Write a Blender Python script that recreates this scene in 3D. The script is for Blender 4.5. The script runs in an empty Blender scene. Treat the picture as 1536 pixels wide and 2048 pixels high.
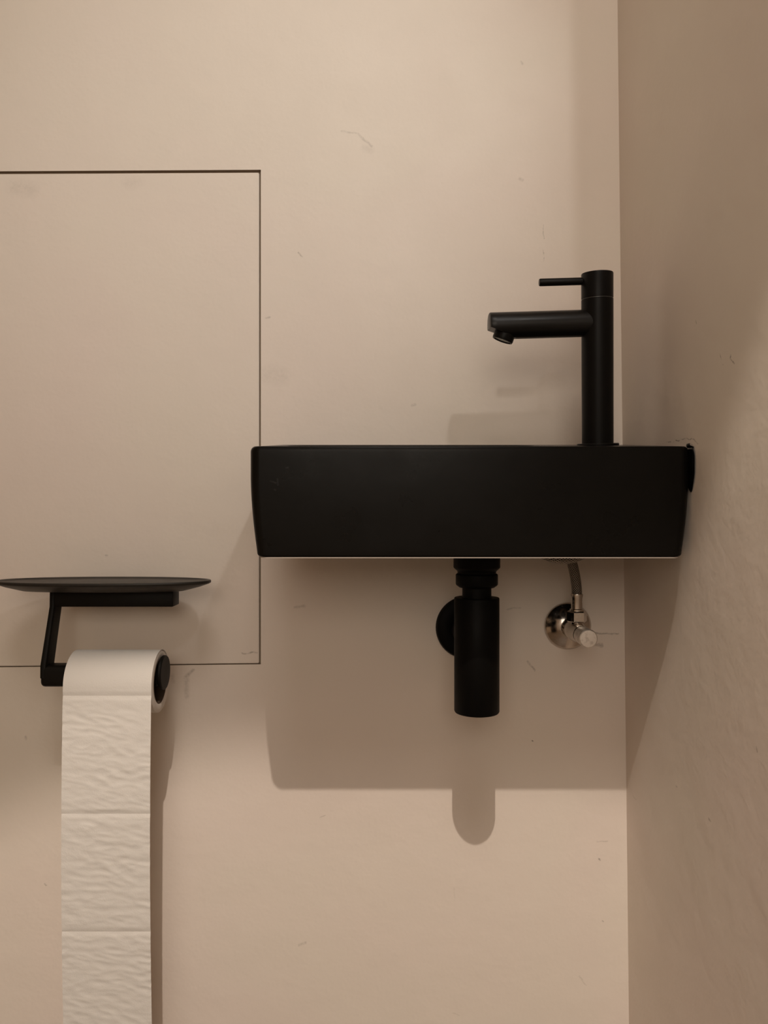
import bpy, bmesh, math, random
from mathutils import Vector, Matrix, noise
S = bpy.context.scene
C = S.collection
PI = math.pi
Z0 = 0.85                      # eye height of the camera above the floor
F = 1520.0                     # focal length in pixels of the 1536 x 2048 frame
WY = 0.7935                    # distance of the back wall

# ------------------------------------------------------------------ camera
cd = bpy.data.cameras.new('camera'); cam = bpy.data.objects.new('camera', cd); C.objects.link(cam)
cam.location = (0, 0, Z0); cam.rotation_euler = (PI/2, 0, 0)
cd.sensor_fit = 'VERTICAL'; cd.sensor_height = 24.0; cd.lens = F/2048*24.0
cd.clip_start = 0.02
S.camera = cam
# ------------------------------------------------------------------ world, lights, exposure
w = bpy.data.worlds.new('world'); S.world = w; w.use_nodes = True
w.node_tree.nodes['Background'].inputs[0].default_value = (1.0, 0.85, 0.7, 1)
w.node_tree.nodes['Background'].inputs[1].default_value = 0.02
def spot(name, loc, aim, power, size, blend, radius, col):
    l = bpy.data.lights.new(name, 'SPOT'); l.energy = power; l.spot_size = math.radians(size)
    l.spot_blend = blend; l.shadow_soft_size = radius; l.color = col
    o = bpy.data.objects.new(name, l); C.objects.link(o)
    o.location = (loc[0], loc[1], loc[2]+Z0)
    d = Vector(aim)-Vector(loc); o.rotation_euler = d.to_track_quat('-Z', 'Y').to_euler()
    return o
WARM = (1.0, 0.86, 0.72)
spot('ceiling_spot', (-0.015, -0.47, 1.5), (-0.015, -0.47, 0), 101, 73.8, 0.09, 0.009, (1.0, 0.88, 0.76))
spot('hall_spot', (0.341, -0.286, 0.953), (-0.14, 0.79, 0.37), 21, 37, 1.0, 0.020, (1.0, 0.96, 0.92))
def area(name, loc, aim, power, sx, sy, col):
    l = bpy.data.lights.new(name, 'AREA'); l.shape = 'RECTANGLE'; l.size = sx; l.size_y = sy; l.energy = power; l.color = col
    o = bpy.data.objects.new(name, l); C.objects.link(o)
    o.location = (loc[0], loc[1], loc[2]+Z0); d = Vector(aim)-Vector(loc); o.rotation_euler = d.to_track_quat('-Z', 'Y').to_euler()
area('ceiling_light', (0.0, -0.50, 1.52), (0.04, -0.50, 0), 7.3, 0.5, 0.5, (1.0, 0.94, 0.87))
area('front_fill', (-0.05, -0.93, 0.42), (-0.05, 0.0, 0.42), 4.1, 0.8, 0.55, (1.0, 0.92, 0.80))  # added soft fill from behind the camera, no known lamp there
S.view_settings.view_transform = 'Standard'; S.view_settings.look = 'None'
S.view_settings.exposure = 0.0; S.view_settings.gamma = 1.0
S.view_settings.use_curve_mapping = False

# ------------------------------------------------------------------ materials
def mat(name, col, rough=0.5, metal=0.0, spec=0.5):
    m = bpy.data.materials.new(name); m.use_nodes = True
    b = m.node_tree.nodes['Principled BSDF']
    b.inputs['Base Color'].default_value = (*col, 1); b.inputs['Roughness'].default_value = rough
    b.inputs['Metallic'].default_value = metal; b.inputs['Specular IOR Level'].default_value = spec
    return m
class NT:
    def __init__(s, m): s.t = m.node_tree; s.n = s.t.nodes; s.l = s.t.links; s.b = s.n['Principled BSDF']
    def new(s, typ, **k):
        n = s.n.new(typ)
        for a, v in k.items(): setattr(n, a, v)
        return n
    def put(s, sock, v):
        if isinstance(v, bpy.types.NodeSocket): s.l.new(v, sock)
        else: sock.default_value = v
    def math(s, op, a, b=0.0, clamp=False):
        n = s.new('ShaderNodeMath', operation=op, use_clamp=clamp); s.put(n.inputs[0], a); s.put(n.inputs[1], b); return n.outputs[0]
    def vec(s, op, a, b=None, out=0):
        n = s.new('ShaderNodeVectorMath', operation=op); s.put(n.inputs[0], a)
        if b is not None: s.put(n.inputs[1], b)
        return n.outputs[out]
    def noise(s, vec, scale, detail=3.0, rough=0.55, dist=0.0):
        n = s.new('ShaderNodeTexNoise'); s.put(n.inputs['Vector'], vec); n.inputs['Scale'].default_value = scale
        n.inputs['Detail'].default_value = detail; n.inputs['Roughness'].default_value = rough; n.inputs['Distortion'].default_value = dist
        return n.outputs[0]
    def ramp(s, v, a, b, c=0.0, d=1.0):
        n = s.new('ShaderNodeMapRange'); s.put(n.inputs[0], v)
        for i, q in zip((1, 2, 3, 4), (a, b, c, d)): n.inputs[i].default_value = q
        return n.outputs[0]
    def mix(s, f, a, b, mode='MIX'):
        n = s.new('ShaderNodeMix', data_type='RGBA', blend_type=mode); s.put(n.inputs[0], f)
        s.put(n.inputs[6], a); s.put(n.inputs[7], b); return n.outputs[2]
    def bump(s, h, strength, dist, normal=None):
        n = s.new('ShaderNodeBump'); n.inputs['Strength'].default_value = strength; n.inputs['Distance'].default_value = dist
        s.put(n.inputs['Height'], h)
        if normal is not None: s.l.new(normal, n.inputs['Normal'])
        return n.outputs[0]
    def seg(s, P, a, b, w, soft, amt):
        """mask of a scratch running from a to b (metres), half width w"""
        a = Vector(a); b = Vector(b); d = b-a; L2 = max(d.length_squared, 1e-9)
        pa = s.vec('SUBTRACT', P, tuple(a))
        t = s.math('DIVIDE', s.vec('DOT_PRODUCT', pa, tuple(d), out=1), L2, clamp=True)
        sc = s.new('ShaderNodeVectorMath', operation='SCALE'); sc.inputs[0].default_value = tuple(d); s.l.new(t, sc.inputs[3])
        dist = s.vec('DISTANCE', pa, sc.outputs[0], out=1)
        return s.ramp(dist, w, w+soft, amt, 0.0)
def wall_paint(name, marks):
    m = mat(name, (0.74, 0.69, 0.62), 0.55, 0, 0.35); n = NT(m)
    g = n.new('ShaderNodeNewGeometry').outputs['Position']
    mott = n.noise(g, 2.6, 3, 0.5, 0.3); mott2 = n.noise(g, 9.0, 4, 0.6, 0.4)
    c = n.mix(n.ramp(mott, 0.42, 0.62), (0.768, 0.698, 0.612, 1), (0.773, 0.680, 0.610, 1))
    c = n.mix(n.ramp(mott2, 0.35, 0.7, 0.0, 0.10), c, (0.62, 0.56, 0.49, 1))
    wob = n.new('ShaderNodeTexNoise'); n.l.new(g, wob.inputs['Vector']); wob.inputs['Scale'].default_value = 130
    jit = n.vec('SUBTRACT', wob.outputs[1], (0.5, 0.5, 0.5))
    sc = n.new('ShaderNodeVectorMath', operation='SCALE'); n.l.new(jit, sc.inputs[0]); sc.inputs[3].default_value = 0.004
    P = n.vec('ADD', g, sc.outputs[0])
    brk = n.ramp(n.noise(g, 420, 2), 0.35, 0.6, 0.45, 1.0)
    acc = None
    for a, b, wd, soft, amt in marks:
        k = n.seg(P, a, b, wd, soft, amt)
        acc = k if acc is None else n.math('MAXIMUM', acc, k)
    if acc is not None:
        acc = n.math('MULTIPLY', acc, brk)
        c = n.mix(acc, c, (0.10, 0.075, 0.055, 1))
    n.l.new(c, n.b.inputs['Base Color'])
    hb = n.math('ADD', n.math('MULTIPLY', n.noise(g, 14, 4, 0.6), 1.0), n.math('MULTIPLY', n.noise(g, 330, 2, 0.5), 0.05))
    n.l.new(n.bump(hb, 0.35, 0.0035), n.b.inputs['Normal'])
    n.l.new(n.ramp(mott2, 0.3, 0.7, 0.5, 0.64), n.b.inputs['Roughness'])
    return m
def bw(px, py): return ((px-768)*WY/F, WY, (1024-py)*WY/F+Z0)           # a point on the back wall
def rx(z): return 0.2498-0.01122*z                                       # the right wall leans a little
def rw(px, py):
    y = rx(0)*F/(px-768); return (rx((1024-py)*y/F), y, (1024-py)*y/F+Z0)   # a point on the right wall
def mk(f, x0, y0, x1, y1, wd, soft, amt): return (f(x0, y0), f(x1, y1), wd, soft, amt)
back_marks = [mk(bw, 684, 262, 716, 268, .0002, .0012, .22), mk(bw, 716, 268, 744, 292, .0003, .0016, .28),
    mk(bw, 728, 296, 742, 300, .001, .004, .10), mk(bw, 597, 504, 605, 513, .0002, .0009, .38),
    mk(bw, 1086, 450, 1087, 478, .0001, .0006, .5), mk(bw, 1087, 500, 1088, 522, .0001, .0006, .4),
    mk(bw, 538, 748, 560, 752, .004, .010, .08), mk(bw, 533, 636, 540, 634, .0004, .0012, .3),
    mk(bw, 1016, 1218, 1040, 1217, .0001, .0012, .3), mk(bw, 1056, 1322, 1070, 1342, .0002, .0012, .42),
    mk(bw, 1186, 1266, 1236, 1268, .0003, .0010, .5), mk(bw, 1185, 1288, 1204, 1291, .0010, .0016, .4),
    mk(bw, 1064, 1481, 1066, 1482, .0004, .0006, .8), mk(bw, 1195, 1684, 1214, 1683, .0002, .0008, .3),
    mk(bw, 1198, 1718, 1199, 1720, .0005, .0006, .6), mk(bw, 372, 1354, 386, 1340, .0005, .0022, .36),
    mk(bw, 372, 1358, 374, 1392, .0008, .0030, .20), mk(bw, 345, 1352, 346, 1362, .0006, .003, .15),
    mk(bw, 590, 1214, 610, 1212, .0003, .0018, .25), mk(bw, 1204, 1841, 1206, 1843, .0003, .0006, .7),
    mk(bw, 1158, 1952, 1172, 1970, .0002, .0010, .22), mk(bw, 640, 1636, 650, 1632, .0002, .0009, .28),
    mk(bw, 598, 1890, 610, 1886, .0003, .0014, .25), mk(bw, 908, 1776, 910, 1800, .0001, .0006, .10),
    mk(bw, 90, 1768, 92, 1770, .0004, .0010, .4), mk(bw, 825, 811, 829, 809, .0004, .0018, .22),
    mk(bw, 1040, 358, 1044, 360, .0004, .0018, .24), mk(bw, 50, 1474, 52, 1478, .0004, .0014, .3),
    mk(bw, 1043, 124, 1045, 127, .0003, .0012, .25), mk(bw, 905, 2026, 917, 2031, .0002, .0008, .25)]
right_marks = [mk(rw, 1443, 706, 1449, 730, .0001, .0006, .75), mk(rw, 1465, 708, 1464, 716, .0004, .0008, .8),
    mk(rw, 1464, 718, 1471, 727, .0002, .0008, .6), mk(rw, 1396, 642, 1397, 646, .0002, .0008, .6),
    mk(rw, 1335, 885, 1352, 883, .0001, .0006, .7), mk(rw, 1340, 884, 1372, 877, .0001, .0006, .75),
    mk(rw, 1372, 877, 1390, 879, .0001, .0006, .7), mk(rw, 1390, 879, 1397, 888, .0001, .0006, .5),
    mk(rw, 1410, 1637, 1414, 1643, .0004, .0010, .5), mk(rw, 1508, 1494, 1509, 1504, .0002, .0007, .5),
    mk(rw, 1346, 1571, 1348, 1573, .0002, .0008, .45), mk(rw, 1260, 1592, 1266, 1600, .0002, .0008, .3)]
for k in range(8):
    right_marks.append(mk(rw, 1484+k*3.6, 962-k*6, 1494+k*3.6, 980-k*6, .0000, .0004, .20))
M_wall = wall_paint('painted_plaster_back', back_marks)
M_wallr = wall_paint('painted_plaster_right', right_marks)
M_plain = wall_paint('painted_plaster', [])
M_panel = wall_paint('painted_panel', [mk(bw, 484, 1307, 514, 1306, .0003, .0010, .5), mk(bw, 30, 374, 60, 378, .002, .010, .10),
    mk(bw, 255, 366, 275, 364, .001, .008, .08), mk(bw, 212, 1110, 215, 1111, .0003, .0010, .4), mk(bw, 380, 1060, 500, 1066, .0, .02, .04)])
M_left = mat('darkened_left_wall', (0.42, 0.31, 0.21), 0.5)  # unseen left wall, toned dark brown to cut the light it bounces
M_dark = mat('joint_filler', (0.30, 0.22, 0.15), 0.8)
M_deep = mat('joint_shadow_gap', (0.015, 0.016, 0.011), 0.8)
M_floor = mat('floor_tile', (0.23, 0.2, 0.17), 0.5)
nt = NT(M_floor); g_ = nt.new('ShaderNodeNewGeometry').outputs['Position']
nt.l.new(nt.mix(nt.noise(g_, 6), (0.13, 0.085, 0.05, 1), (0.09, 0.06, 0.035, 1)), nt.b.inputs['Base Color'])
def black(name, col, rough, bs, amp, spec=0.5):
    m = mat(name, col, rough, 0, spec); n = NT(m); g = n.new('ShaderNodeNewGeometry').outputs['Position']
    n.l.new(n.bump(n.noise(g, bs, 3), 0.2, amp), n.b.inputs['Normal'])
    n.l.new(n.ramp(n.noise(g, 30, 4), 0.3, 0.7, rough-.04, rough+.05), n.b.inputs['Roughness'])
    return m
M_ceramic = black('matt_black_ceramic', (0.0042, 0.0036, 0.0029), 0.30, 60, 0.0005, 0.12)
nt = NT(M_ceramic); g_ = nt.new('ShaderNodeNewGeometry').outputs['Position']
def bf(px, py): return ((px-768)*.6135/F, .6135, (1024-py)*.6135/F+Z0)
acc = None
for (x0, y0, x1, y1) in ((541, 962, 552, 966), (549, 979, 551, 980), (572, 936, 576, 935), (555, 958, 556, 970)):
    k = nt.seg(g_, bf(x0, y0), bf(x1, y1), .0001, .0009, .05); acc = k if acc is None else nt.math('MAXIMUM', acc, k)
nt.l.new(nt.mix(nt.math('MULTIPLY', acc, nt.noise(g_, 900)), (0.0042, 0.0036, 0.0029, 1), (0.5, 0.5, 0.5, 1)), nt.b.inputs['Base Color'])
M_black = black('matt_black_metal', (0.0055, 0.0050, 0.0046), 0.36, 400, 0.0001, 0.11)
M_spout = black('satin_black_spout', (0.0065, 0.0060, 0.0056), 0.34, 400, 0.0001, 0.26)
M_trap = black('satin_black_metal', (0.0030, 0.0027, 0.0024), 0.48, 400, 0.0001, 0.08)
M_hold = black('black_powder_coat', (0.0062, 0.0052, 0.0042), 0.5, 700, 0.0002, 0.15)
M_tray = black('black_tray_coat', (0.022, 0.019, 0.016), 0.42, 700, 0.0002, 0.3)
M_biscuit = mat('unglazed_ceramic_edge', (0.34, 0.29, 0.25), 0.6)
M_seal = mat('black_silicone', (0.003, 0.003, 0.003), 0.22)
M_chrome = mat('worn_chrome', (0.58, 0.53, 0.48), 0.16, 1.0)
nt = NT(M_chrome); g_ = nt.new('ShaderNodeNewGeometry').outputs['Position']
nt.l.new(nt.ramp(nt.noise(g_, 160, 4), 0.35, 0.7, 0.10, 0.30), nt.b.inputs['Roughness'])
M_knob = mat('scuffed_chrome_knob', (0.74, 0.70, 0.66), 0.42, 0.75)
nt = NT(M_knob); g_ = nt.new('ShaderNodeNewGeometry').outputs['Position']
nt.l.new(nt.mix(nt.ramp(nt.noise(g_, 260, 4), 0.5, 0.72, 0, .6), (0.80, 0.75, 0.70, 1), (0.34, 0.28, 0.24, 1)), nt.b.inputs['Base Color'])
M_ring = mat('grey_seam', (0.16, 0.16, 0.155), 0.35, 0.6)
M_mesh = mat('aerator_mesh', (0.10, 0.11, 0.09), 0.3, 0.5)
nt = NT(M_mesh); tc = nt.new('ShaderNodeNewGeometry').outputs['Position']
vo = nt.new('ShaderNodeTexVoronoi'); vo.inputs['Scale'].default_value = 900; nt.l.new(tc, vo.inputs['Vector'])
nt.l.new(nt.mix(nt.ramp(vo.outputs[0], 0.2, 0.6), (0.008, 0.008, 0.007, 1), (0.20, 0.21, 0.18, 1)), nt.b.inputs['Base Color'])
# braided steel hose: crossing strands laid out on the tube's own UVs
M_braid = mat('braided_steel', (0.5, 0.46, 0.42), 0.35, 0.85)
nt = NT(M_braid); uv = nt.new('ShaderNodeTexCoord').outputs['UV']
sx = nt.new('ShaderNodeSeparateXYZ'); nt.l.new(uv, sx.inputs[0]); U, V = sx.outputs[0], sx.outputs[1]
s1 = nt.math('SINE', nt.math('MULTIPLY', nt.math('ADD', nt.math('MULTIPLY', U, 14.0), nt.math('MULTIPLY', V, 380.0)), 2*PI))
s2 = nt.math('SINE', nt.math('MULTIPLY', nt.math('SUBTRACT', nt.math('MULTIPLY', U, 14.0), nt.math('MULTIPLY', V, 380.0)), 2*PI))
hh = nt.math('MAXIMUM', s1, s2)
nt.l.new(nt.mix(nt.ramp(hh, -0.1, 0.8), (0.05, 0.038, 0.03, 1), (0.40, 0.35, 0.30, 1)), nt.b.inputs['Base Color'])
nt.l.new(nt.bump(hh, 0.8, 0.0006), nt.b.inputs['Normal'])
M_paper = mat('tissue_paper', (0.74, 0.71, 0.67), 0.9, 0, 0.1)
nt = NT(M_paper); g_ = nt.new('ShaderNodeNewGeometry').outputs['Position']
nt.b.inputs['Subsurface Weight'].default_value = 0.12; nt.b.inputs['Subsurface Radius'].default_value = (0.002, 0.0018, 0.0015)
nt.l.new(nt.bump(nt.noise(g_, 900, 3), 0.25, 0.0006), nt.b.inputs['Normal'])
M_side = mat('rolled_paper_edge', (0.72, 0.67, 0.62), 0.95, 0, 0.1)
nt = NT(M_side); g_ = nt.new('ShaderNodeNewGeometry').outputs['Position']
nt.l.new(nt.bump(nt.noise(g_, 700, 3), 0.3, 0.0006), nt.b.inputs['Normal'])
M_card = mat('cardboard_core', (0.10, 0.07, 0.05), 0.9, 0, 0.1)

# ------------------------------------------------------------------ mesh helpers (all in metres; z counted from eye height)
def rnd(bm, m, ang=35):
    return bm
def obj(name, bm, m, parent=None, base=None, ang=35):
    """link a bmesh as ONE object; base = its origin in the same coordinates as the mesh"""
    bmesh.ops.recalc_face_normals(bm, faces=bm.faces)
    if parent is not None: b = Vector(parent['_b'])
    else: b = Vector(base if base else (0, 0, 0))
    bmesh.ops.translate(bm, verts=bm.verts, vec=-b)
    me = bpy.data.meshes.new(name); bm.to_mesh(me); bm.free()
    me.shade_smooth(); me.set_sharp_from_angle(angle=math.radians(ang))
    for mm in (m if isinstance(m, (list, tuple)) else [m]): me.materials.append(mm)
    o = bpy.data.objects.new(name, me); C.objects.link(o)
    if parent is not None:
        o.parent = parent
        if parent.type == 'MESH': pass
    else: o.location = (b.x, b.y, b.z+Z0)
    o['_b'] = tuple(b)
    return o
def thing(name, base, label, cat):
    o = bpy.data.objects.new(name, None); C.objects.link(o); o.empty_display_size = 0.02
    o.location = (base[0], base[1], base[2]+Z0); o['_b'] = tuple(base); o['label'] = label; o['category'] = cat
    return o
def box(bm, x0, x1, y0, y1, z0, z1, bev=0.0, seg=2):
    r = bmesh.ops.create_cube(bm, size=1.0)['verts']
    for v in r: v.co = Vector((x0+(v.co.x+.5)*(x1-x0), y0+(v.co.y+.5)*(y1-y0), z0+(v.co.z+.5)*(z1-z0)))
    if bev:
        es = list({e for v in r for e in v.link_edges})
        bmesh.ops.bevel(bm, geom=es, offset=bev, segments=seg, profile=0.5, affect='EDGES')
def loft(bm, rings, cap0=True, cap1=True, mi=0, closed=False):
    vs = [[bm.verts.new(p) for p in r] for r in rings]
    n = len(vs[0]); fs = []
    pairs = list(zip(vs[:-1], vs[1:])) + ([(vs[-1], vs[0])] if closed else [])
    for a, b in pairs:
        for i in range(n): fs.append(bm.faces.new((a[i], a[(i+1) % n], b[(i+1) % n], b[i])))
    if cap0 and not closed: fs.append(bm.faces.new(vs[0][::-1]))
    if cap1 and not closed: fs.append(bm.faces.new(vs[-1]))
    for f in fs: f.material_index = mi
    return fs
def lathe(bm, o, ax, prof, n=48, cap0=True, cap1=True, mi=0, closed=False):
    """prof: (distance along ax, radius)"""
    o = Vector(o); ax = Vector(ax).normalized(); u = ax.orthogonal().normalized(); v = ax.cross(u)
    rings = [[o+ax*t+(u*math.cos(2*PI*i/n)+v*math.sin(2*PI*i/n))*max(r, 1e-5) for i in range(n)] for t, r in prof]
    return loft(bm, rings, cap0, cap1, mi, closed)
def rrect(x0, x1, y0, y1, r, z, n=8, rb=None):
    """rounded rectangle ring; rb = radius of the two corners at y1 (the wall side)"""
    rb = r if rb is None else rb
    out = []
    for cx, cy, a0, rr in ((x0, y0, PI, r), (x1, y0, 1.5*PI, r), (x1, y1, 0, rb), (x0, y1, .5*PI, rb)):
        sx = 1 if cx == x0 else -1; sy = 1 if cy == y0 else -1
        for i in range(n+1):
            a = a0+.5*PI*i/n
            out.append(Vector((cx+sx*rr+rr*math.cos(a), cy+sy*rr+rr*math.sin(a), z)))
    return out
def tube(bm, pts, r, n=20, cap=True, uvs=False):
    P = [Vector(p) for p in pts]
    # Catmull-Rom resample
    Q = []
    for i in range(len(P)-1):
        a = P[max(i-1, 0)]; b = P[i]; c = P[i+1]; d = P[min(i+2, len(P)-1)]
        for k in range(10):
            t = k/10; Q.append(.5*((2*b)+(-a+c)*t+(2*a-5*b+4*c-d)*t*t+(-a+3*b-3*c+d)*t**3))
    Q.append(P[-1]); up = None; rings = []; L = [0]
    for i, q in enumerate(Q):
        t = (Q[min(i+1, len(Q)-1)]-Q[max(i-1, 0)]).normalized()
        if up is None: up = t.orthogonal().normalized()
        up = (up-t*up.dot(t)).normalized(); v = t.cross(up)
        rings.append([q+(up*math.cos(2*PI*k/n)+v*math.sin(2*PI*k/n))*r for k in range(n)])
        if i: L.append(L[-1]+(q-Q[i-1]).length)
    vs = [[bm.verts.new(p) for p in rg] for rg in rings]
    uvl = bm.loops.layers.uv.new('UVMap') if uvs else None
    for i in range(len(vs)-1):
        for k in range(n):
            f = bm.faces.new((vs[i][k], vs[i][(k+1) % n], vs[i+1][(k+1) % n], vs[i+1][k]))
            if uvs:
                for lp, (uu, vv) in zip(f.loops, ((k/n, L[i]), ((k+1)/n, L[i]), ((k+1)/n, L[i+1]), (k/n, L[i+1]))): lp[uvl].uv = (uu, vv)
    if cap: bm.faces.new(vs[0][::-1]); bm.faces.new(vs[-1])

# ------------------------------------------------------------------ the room
FL, CE = -Z0, 1.53
XL, XR, YF = -1.05, 1.50, -0.95
def struct(o): o['kind'] = 'structure'; return o
hx0, hx1 = -0.62, -0.1286
def hz_top(x): return (1024-(345-(x/WY*F+768)*3/519)+2.5)*WY/F
def hz_bot(x): return (1024-(1333-(x/WY*F+768)*6/519)-1.5)*WY/F
bm = bmesh.new()
O_ = [(XL, FL), (XR, FL), (XR, CE), (XL, CE)]
H_ = [(hx0, hz_bot(hx0)), (hx1, hz_bot(hx1)), (hx1, hz_top(hx1)), (hx0, hz_top(hx0))]
vo_ = [bm.verts.new((x, WY, z)) for x, z in O_]; vh = [bm.verts.new((x, WY, z)) for x, z in H_]
vd = [bm.verts.new((x, WY+.0045, z)) for x, z in H_]; vb = [bm.verts.new((x, WY+.12, z)) for x, z in O_]
for i in range(4):
    j = (i+1) % 4
    bm.faces.new((vo_[i], vo_[j], vh[j], vh[i])); bm.faces.new((vh[i], vh[j], vd[j], vd[i])).material_index = 2 if i == 1 else 1
    bm.faces.new((vo_[i], vo_[j], vb[j], vb[i]))
bm.faces.new(vd).material_index = 1; bm.faces.new(vb)
struct(obj('wall_back', bm, [M_wall, M_dark, M_deep], base=(0, WY, FL), ang=20))
# right wall: pier beside the basin, then the doorway with its header
bm = bmesh.new()
def leanbox(y0, y1, z0, z1):
    vs = [bm.verts.new((x, y, z)) for z in (z0, z1) for y in (y0, y1) for x in (rx(z), .36)]
    for q in ((0, 1, 3, 2), (4, 5, 7, 6), (0, 1, 5, 4), (2, 3, 7, 6), (0, 2, 6, 4), (1, 3, 7, 5)): bm.faces.new([vs[i] for i in q])
leanbox(.46, WY, FL, CE); leanbox(-.90, .46, 1.20, CE); leanbox(YF, -.90, FL, CE)
struct(obj('wall_right', bm, M_wallr, base=(.3, .4, FL), ang=20))
for nm, a in (('wall_left', (XL-.1, XL, YF, WY, FL, CE)), ('wall_front', (XL-.1, XR+.1, YF-.1, YF, FL, CE)), ('wall_hall', (XR, XR+.1, YF, WY, FL, CE))):
    bm = bmesh.new(); box(bm, *a); struct(obj(nm, bm, M_left if nm == 'wall_left' else M_plain, base=((a[0]+a[1])/2, (a[2]+a[3])/2, FL), ang=20))
bm = bmesh.new(); box(bm, XL-.1, XR+.1, YF-.1, WY+.12, FL-.1, FL); struct(obj('floor', bm, M_floor, base=(0, 0, FL)))
bm = bmesh.new(); box(bm, XL-.1, XR+.1, YF-.1, WY+.12, CE, CE+.1); struct(obj('ceiling', bm, M_plain, base=(0, 0, CE)))
# flush access panel in the back wall, thin open joint all round
bm = bmesh.new()
px0, px1 = hx0+.0015, hx1-.0020
pv = []
for y in (WY+.0005, WY+.0044):
    for x, z in ((px0, hz_bot(px0)+.0009), (px1, hz_bot(px1)+.0009), (px1, hz_top(px1)-.0026), (px0, hz_top(px0)-.0024)): pv.append(bm.verts.new((x, y, z)))
for q in ((0, 1, 2, 3), (4, 5, 6, 7), (0, 1, 5, 4), (1, 2, 6, 5), (2, 3, 7, 6), (3, 0, 4, 7)): bm.faces.new([pv[i] for i in q])
bmesh.ops.bevel(bm, geom=[e for e in bm.edges if all(v.co.y < WY+.01 for v in e.verts)], offset=.0007, segments=2, affect='EDGES')
o = obj('access_panel', bm, M_panel, base=(-.37, WY, -.16), ang=30)
o['label'] = 'flush beige access panel with dark joint set into the back wall'; o['category'] = 'panel'

# ------------------------------------------------------------------ basin
bx0, bx1, by0, by1, bzt, bzb = -.1090, .2484, .6135, WY-.0004, .0530, -.0368
basin = thing('wall_basin', (.07, WY, bzb), 'rectangular matt black ceramic hand basin mounted on the wall', 'basin')
bm = bmesh.new(); R = []
def ins(z):   # the ends taper in towards the bottom
    t = (z-bzb)/(bzt-bzb); return .0056*max(0, 1-t/.72)**1.7
H = []
TILT = .095                 # the basin hangs a little forward: its back edge sits higher than its front
def lean(r): return [Vector((v.x, v.y, v.z+TILT*(v.y-by0))) for v in r]
def lev(z, extra, rc):
    k = ins(z)+extra
    return lean(rrect(bx0+k, bx1-k, by0+k*.25, by1, rc, z, 8, .0015))
# hollow underside
R.append(lev(-.0190, .0170, .012)); R.append(lev(-.0340, .0120, .010)); R.append(lev(bzb, .0090, .009))
for a in range(0, 91, 18):
    a = math.radians(a); R.append(lev(bzb+.0022*(1-math.cos(a)), .0022*(1-math.sin(a)), .008))
for i in range(1, 15): R.append(lev(bzb+.0022+(bzt-.0050-bzb-.0022)*i/15, 0, .0085))
for a in range(0, 91, 15):
    a = math.radians(a); R.append(lev(bzt-.0045+.0045*math.sin(a), .0045*(1-math.cos(a)), .0085-.003*(1-math.cos(a))))
# flat rim, then the bowl (the tap deck is left free on the right)
ax0, ax1, ay0, ay1 = bx0+.013, .150, by0+.013, by1-.016
def bowl(z, k, rc): return lean(rrect(ax0+k, ax1-k, ay0+k, ay1-k, rc, z, 8, rc))
R.append(bowl(bzt, -.003, .016)); R.append(bowl(bzt-.001, 0, .016)); R.append(bowl(bzt-.004, .002, .016))
R.append(bowl(.020, .006, .020)); R.append(bowl(.000, .010, .024)); R.append(bowl(-.009, .016, .028)); R.append(bowl(-.012, .028, .03)); R.append(bowl(-.013, .05, .02))
loft(bm, R)
obj('basin_body', bm, M_ceramic, basin, ang=50)
bm = bmesh.new()
r0 = [lean(rrect(bx0+k, bx1-k, by0+k*.25, by1-.001, .008, z, 8, .002)) for k, z in ((.0072, bzb+.0003), (.0072, bzb-.0008), (.0090, bzb-.0008), (.0090, bzb+.0003))]
loft(bm, r0, closed=True)
e = obj('bottom_edge', bm, M_biscuit, basin); e['label'] = 'thin pale unglazed edge under the basin'
# black silicone squeezed out between the basin end and the wall
bm = bmesh.new(); rings = []
N = 26
for i in range(N+1):
    t = i/N; z = .0555-.0395*t
    wv = .0011+.0022*math.sin(PI*min(1, t*1.05))**.8+.0003*math.sin(17*t)
    if t < .12: wv = .0014+.0006*math.sin(t*60)
    if i == N: wv = .0002
    wy = .0006+.0098*max(0, math.sin(PI*(.12+.88*t)))**.7 if t > .06 else .0035; cx = rx(z)-.0002-wv*.35-(.0016 if t < .06 else 0); cy = by0+.0035
    rings.append([Vector((cx+math.cos(a)*wv*.35, cy+math.sin(a)*wy, z)) for a in [2*PI*k/16 for k in range(16)]])
loft(bm, rings)
s_ = obj('sealant', bm, M_seal, basin); s_['label'] = 'glossy bead of black sealant at the wall end'
# waste fitting seen from above in the bowl
bm = bmesh.new(); lathe(bm, (.0845, .700, -.0045), (0, 0, 1), [(0, .020), (.0020, .020), (.0030, .0185), (.0028, .012), (.0012, .0105), (.0012, .0)], 40, True, True)
obj('waste_cover', bm, M_black, basin)

# ------------------------------------------------------------------ tap
tx, ty, tz = .1968, .7000, bzt+TILT*(.7000-by0)
tap = thing('basin_tap', (tx, ty, tz), 'tall matt black cylindrical tap standing on the basin deck', 'tap')
tap.rotation_euler = (math.atan(TILT), -math.radians(1.7), 0)
bm = bmesh.new(); lathe(bm, (tx+.0002, ty, tz), (0, 0, 1), [(-.0006, .0186), (.0012, .0188), (.0020, .0182), (.0020, .012)], 56)
obj('base_flange', bm, M_black, tap)
bm = bmesh.new(); lathe(bm, (tx, ty, tz), (0, 0, 1), [(.0018, .0141), (.1315, .0141), (.1320, .0136), (.1320, .0125)], 64)
obj('tap_body', bm, M_black, tap)
bm = bmesh.new(); lathe(bm, (tx, ty, tz), (0, 0, 1), [(.1318, .0136), (.1325, .0136)], 64)
g = obj('seam_ring', bm, M_ring, tap); g['label'] = 'thin grey seam ring'
bm = bmesh.new(); lathe(bm, (tx, ty, tz), (0, 0, 1), [(.1323, .0125), (.1323, .0136), (.1328, .0141), (.1540, .0141), (.1548, .0137), (.1550, .0130)], 64)
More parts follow.
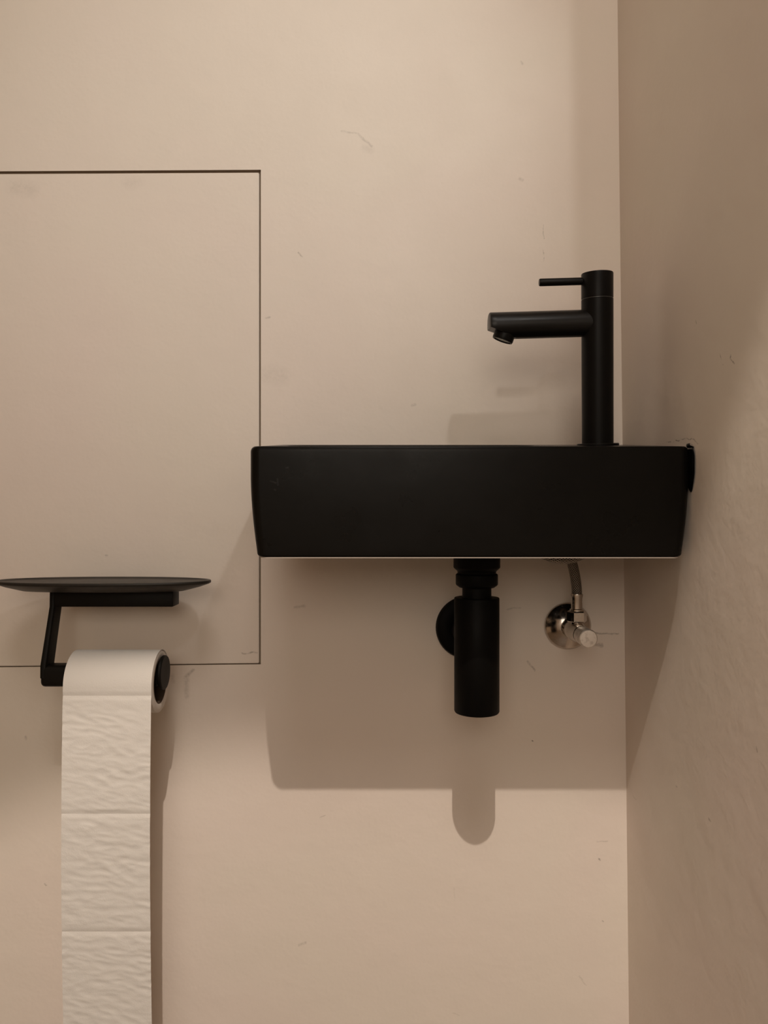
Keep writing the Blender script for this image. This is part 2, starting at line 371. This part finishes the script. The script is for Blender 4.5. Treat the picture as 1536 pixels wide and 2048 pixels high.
obj('handle_cap', bm, M_black, tap)
bm = bmesh.new(); lathe(bm, (tx-.010, ty, tz+.1482), (-1, 0, 0), [(0, .0034), (.0414, .0034), (.0423, .0030), (.0423, .002)], 28)
obj('lever', bm, M_black, tap)
# spout: a horizontal round bar, underside cut away towards the outlet
bm = bmesh.new()
sz = tz+.1108; SR = .0121; xe = .0985
lathe(bm, (tx-.004, ty, sz), (-1, 0, 0), [(0, SR)]+[(k*(tx-.004-xe-.0012)/20, SR) for k in range(1, 21)]+[(tx-.004-xe-.0005, SR-.0004), (tx-.004-xe, SR-.0013)], 72)
ang = math.radians(22); cp = Vector((xe, ty, sz-.0022)); cn = Vector((-math.sin(ang), 0, -math.cos(ang)))
r = bmesh.ops.bisect_plane(bm, geom=bm.verts[:]+bm.edges[:]+bm.faces[:], plane_co=cp, plane_no=cn, clear_outer=True)
ed = [e for e in r['geom_cut'] if isinstance(e, bmesh.types.BMEdge)]
bmesh.ops.edgenet_fill(bm, edges=ed)
obj('spout', bm, M_spout, tap, ang=30)
ac = Vector((.1125, ty, 0)); ac.z = cp.z-(ac.x-cp.x)*math.tan(ang)
bm = bmesh.new(); lathe(bm, ac, cn, [(-.002, .0094), (.0044, .0096), (.0058, .0092), (.0060, .0080), (.0046, .0076), (.0046, .001)], 48)
ae = obj('aerator', bm, M_black, tap)
bm = bmesh.new(); lathe(bm, ac, cn, [(.0046, .0075), (.0051, .0074), (.0052, .004), (.0052, .0005)], 40)
g = obj('aerator_mesh', bm, M_mesh, tap); g['label'] = 'grey mesh in the outlet'

# ------------------------------------------------------------------ bottle trap
qx, qy = .0857, .702
def zt(py): return -(py-1024)*qy/F
def rt(p): return p*qy/F
trap = thing('bottle_trap', (qx, qy, zt(1424)), 'matt black cylindrical bottle trap hanging under the basin', 'bottle trap')
bm = bmesh.new(); lathe(bm, (qx, qy, 0), (0, 0, 1), [(zt(1148), rt(36)), (zt(1147), rt(38)), (zt(1142), rt(39)), (zt(1136), rt(45.5)), (zt(1134), rt(46.5)), (-.0125, rt(46.5)), (-.0125, rt(20))], 56)
obj('waste_body', bm, M_trap, trap)
bm = bmesh.new(); lathe(bm, (qx, qy, 0), (0, 0, 1), [(zt(1174.5), rt(28)), (zt(1174.5), rt(35)), (zt(1170), rt(41)), (zt(1168), rt(42)), (zt(1149.5), rt(42)), (zt(1147.5), rt(40.5)), (zt(1147.3), rt(34))], 56)
obj('slip_nut', bm, M_trap, trap)
bm = bmesh.new(); lathe(bm, (qx, qy, 0), (0, 0, 1), [(zt(1215), rt(29)), (zt(1172), rt(29))], 48)
obj('tailpiece', bm, M_trap, trap)
bm = bmesh.new(); lathe(bm, (qx, qy, 0), (0, 0, 1), [(zt(1424), rt(40)), (zt(1423.5), rt(43.5)), (zt(1421), rt(45)), (zt(1196.5), rt(45)), (zt(1195), rt(44)), (zt(1195), rt(30.5)), (zt(1197), rt(29.5))], 64)
obj('bottle', bm, M_trap, trap)
wz = -(1257-1024)*.785/F; wx = .0864
bm = bmesh.new(); lathe(bm, (wx-.001, qy+.015, wz), (0, 1, 0), [(0, .0160), (WY-.0005-qy-.015, .0160)], 40)
obj('outlet_pipe', bm, M_trap, trap)
bm = bmesh.new(); lathe(bm, (wx, WY-.0003, wz), (0, -1, 0), [(0, .0325), (.003, .0325), (.0062, .0310), (.0078, .0270), (.0082, .0165), (.0078, .0158)], 64)
obj('wall_rosette', bm, M_trap, trap)

# ------------------------------------------------------------------ angle valve
vx, vz = .1916, -.1188
valve = thing('angle_valve', (vx, WY, vz), 'chrome angle stop valve on the wall to the right of the bottle trap', 'valve')
bm = bmesh.new(); lathe(bm, (vx, WY-.0003, vz), (0, -1, 0), [(0, .0243), (.0010, .0245), (.0022, .0240), (.0040, .0222), (.0085, .0150), (.0105, .0105), (.0108, .0095), (.0100, .0090)], 64)
obj('escutcheon', bm, M_chrome, valve, ang=40)
bm = bmesh.new(); lathe(bm, (vx, WY-.0090, vz), (0, -1, 0), [(0, .0088), (.010, .0088), (.0112, .0080), (.0125, .0102), (.0300, .0102), (.0312, .0094), (.0480, .0084), (.0490, .0072), (.0540, .0072)], 48)
obj('valve_body', bm, M_chrome, valve)
bm = bmesh.new(); lathe(bm, (vx, WY-.060, vz), (0, -1, 0), [(0, .0074), (.0005, .0086), (.0196, .0089), (.0210, .0086), (.0216, .0078), (.0218, .003)], 48)
g = obj('valve_knob', bm, M_knob, valve, ang=30); g['label'] = 'round scuffed metal turning knob'
nx, ny = vx-.0001, WY-.0385
bm = bmesh.new(); lathe(bm, (nx, ny, vz), (0, 0, 1), [(.006, .0062), (.0110, .0062)], 32)
obj('outlet_stub', bm, M_chrome, valve)
bm = bmesh.new(); n6 = []
for t, r in ((.0098, .0090), (.0108, .0099), (.0196, .0099), (.0206, .0090)):
    n6.append([Vector((nx+r*math.sin(PI/6+PI/3*k), ny-r*math.cos(PI/6+PI/3*k), vz+t)) for k in range(6)])
loft(bm, n6); obj('hex_nut', bm, M_chrome, valve, ang=20)

# ------------------------------------------------------------------ braided hose
hose = thing('braided_hose', (nx, ny, vz+.0206), 'braided steel flexible hose rising from the chrome valve to the basin', 'hose')
bm = bmesh.new(); lathe(bm, (nx, ny, vz), (0, 0, 1), [(.0207, .0070), (.0222, .0070), (.0228, .0056), (.0330, .0054), (.0362, .0062), (.0375, .0060), (.0375, .0045)], 36)
g = obj('ferrule', bm, M_chrome, hose)
zt0 = vz+.0375
bm = bmesh.new()
tube(bm, [(nx, ny, zt0-.004), (nx-.0002, ny, zt0+.006), (nx-.0028, ny-.001, zt0+.022), (nx-.0075, ny-.004, zt0+.036), (nx-.0165, ny-.012, zt0+.0490), (nx-.036, ny-.030, zt0+.0510), (nx-.047, ny-.050, zt0+.0490),
          (nx-.049, ny-.066, zt0+.0450), (nx-.041, ny-.0765, zt0+.0412), (nx-.030, ny-.0785, zt0+.0400), (nx-.019, ny-.0770, zt0+.0420), (nx-.006, ny-.071, zt0+.0480), (tx, ty-.008, zt0+.0570), (tx, ty, zt0+.0660)], .0050, 24, True, True)
obj('braid', bm, M_braid, hose)

# ------------------------------------------------------------------ toilet roll holder with tray
hold = thing('toilet_roll_holder', (-.28, WY, -.08), 'black metal toilet roll holder with oval tray on top', 'toilet roll holder')
bm = bmesh.new(); tcx, tcy, ta, tb, tzz = -.2726, .7385, .1042, .0385, -.0660
def oval(k, z, n=96, e=2.15):
    out = []
    for i in range(n):
        a = 2*PI*i/n; c_, s_ = math.cos(a), math.sin(a)
        out.append(Vector((tcx+(ta-k)*math.copysign(abs(c_)**(2/e), c_), tcy+(tb-k*.8)*math.copysign(abs(s_)**(2/e), s_), z)))
    return out
loft(bm, [oval(.030, tzz-.0107), oval(.0260, tzz-.0105), oval(.010, tzz-.0064), oval(.0020, tzz-.0036), oval(.0002, tzz-.0026), oval(0, tzz-.0012), oval(.0005, tzz-.0002), oval(.0014, tzz), oval(.0024, tzz-.0003), oval(.0050, tzz-.0014), oval(.012, tzz-.0016), oval(.03, tzz-.0016)])
obj('tray', bm, M_tray, hold, ang=60)
bm = bmesh.new(); box(bm, -.327, -.2060, .7425, .7645, -.0928, -.0768, .0012)
obj('crossbar', bm, M_hold, hold)
bm = bmesh.new(); box(bm, -.305, -.225, .7640, WY-.0002, -.0922, -.0772, .001)
obj('wall_mount', bm, M_hold, hold)
bm = bmesh.new()
def ringarm(z, x0, x1, y0, y1): return rrect(x0, x1, y0, y1, .0022, z, 4)
loft(bm, [ringarm(-.1580, -.3271, -.3208, .7212, .7412), ringarm(-.1464, -.3271, -.3208, .7215, .7412), ringarm(-.0925, -.3271, -.3213, .7415, .7600), ringarm(-.0770, -.3271, -.3213, .7420, .7640)])
obj('arm', bm, M_hold, hold)
bm = bmesh.new(); box(bm, -.3272, -.2135, .7213, .7413, -.1667, -.1462, .0045, 4)
obj('roll_bar', bm, M_hold, hold)
bm = bmesh.new(); lathe(bm, (-.2137, .7318, -.1545), (1, 0, 0), [(0, .0105), (.0001, .0158), (.0008, .0164), (.0026, .0164), (.0034, .0158), (.0035, .010)], 48)
obj('end_cap', bm, M_hold, hold)

# ------------------------------------------------------------------ toilet roll
rcx0, rcx1, rcy, rcz, RR, RH = -.2965, -.2148, .7315, -.1628, .0300, .0203
roll = thing('toilet_roll', ((rcx0+rcx1)/2, rcy, rcz), 'white toilet roll on the black holder with a long strip hanging down', 'toilet roll')
bm = bmesh.new()
lathe(bm, (rcx0, rcy, rcz), (1, 0, 0), [(0.0006, RH+.0008), (.0001, RH+.002), (0, RR-.0018), (.0008, RR-.0006), (rcx1-rcx0-.0008, RR-.0006), (rcx1-rcx0, RR-.0018), (rcx1-rcx0-.0001, RH+.002), (rcx1-rcx0-.0006, RH+.0008)], 96, closed=True)
obj('paper_winding', bm, M_side, roll)
bm = bmesh.new()
lathe(bm, (rcx0, rcy, rcz), (1, 0, 0), [(0.0004, RH), (.0004, RH+.0008), (rcx1-rcx0-.0004, RH+.0008), (rcx1-rcx0-.0004, RH)], 64, closed=True)
obj('cardboard_core', bm, M_card, roll)
# the loose end: over the front of the roll and down; each tear-off sheet is a part
def emboss(x, s, k):
    v = Vector((x*85+s*25, s*165, k*7.3))
    a = noise.noise(v)+.6*noise.noise(Vector((x*150+s*90, s*330, 3+k)))
    b = noise.noise(Vector((x*55-s*80, s*135, 11+k)))
    return (.00030*a+.00034*(1-abs(b)*2.2))*(.75+.5*noise.noise(Vector((x*22, s*18, k))))
arc0 = math.radians(75)      # starts behind the top of the roll
zfront = rcz
def sheet_pt(x, s, k, edge):
    """s = length along the strip measured from the front tangent point, negative on the roll"""
    Rr = RR-.0004
    if s < 0:
        a = -s/Rr; nrm = Vector((0, -math.cos(a), math.sin(a))); p = Vector((x, rcy, rcz))+nrm*(Rr+.0003)
    else:
        nrm = Vector((0, -1, 0)); sway = .0018*math.sin(s*9.0)+.0015*s
        p = Vector((x-.0008*math.sin(s*10)+.0028*s*s/.3, rcy-Rr-.0003-sway, rcz-s))
    amt = min(1.0, max(0.0, (s+.004)/.03)) if s < .03 else 1.0
    e = min(edge/.004, 1.0)
    return p+nrm*(emboss(x, s, k)*(amt*(.25+.75*e)+.04)-.0006*(1-e)*(1 if s > -.01 else 0))
def s_of(py): return -(rcz)-0+((py-1024)*.7010/F)+0 if False else ((py-1024)*.7010/F+rcz)
cuts = [-math.radians(150)*RR, s_of(1392), s_of(1627), s_of(1862), s_of(2097)]
for k in range(4):
    a, b = cuts[k], cuts[k+1]; bm = bmesh.new(); nxn, ns = 64, max(60, int((b-a)/.0011))
    grid = []
    for j in range(ns+1):
        s = a+(b-a)*j/ns; row = []
        ed = min(b-s, (s-a) if k else 1)
        for i in range(nxn+1):
            x = rcx0+(rcx1-rcx0)*i/nxn
            row.append(bm.verts.new(sheet_pt(x, s, k, ed)))
        grid.append(row)
    for j in range(ns):
        for i in range(nxn): bm.faces.new((grid[j][i], grid[j][i+1], grid[j+1][i+1], grid[j+1][i]))
    obj('sheet', bm, M_paper, roll, ang=80)

for o in S.objects:
    if '_b' in o: del o['_b']
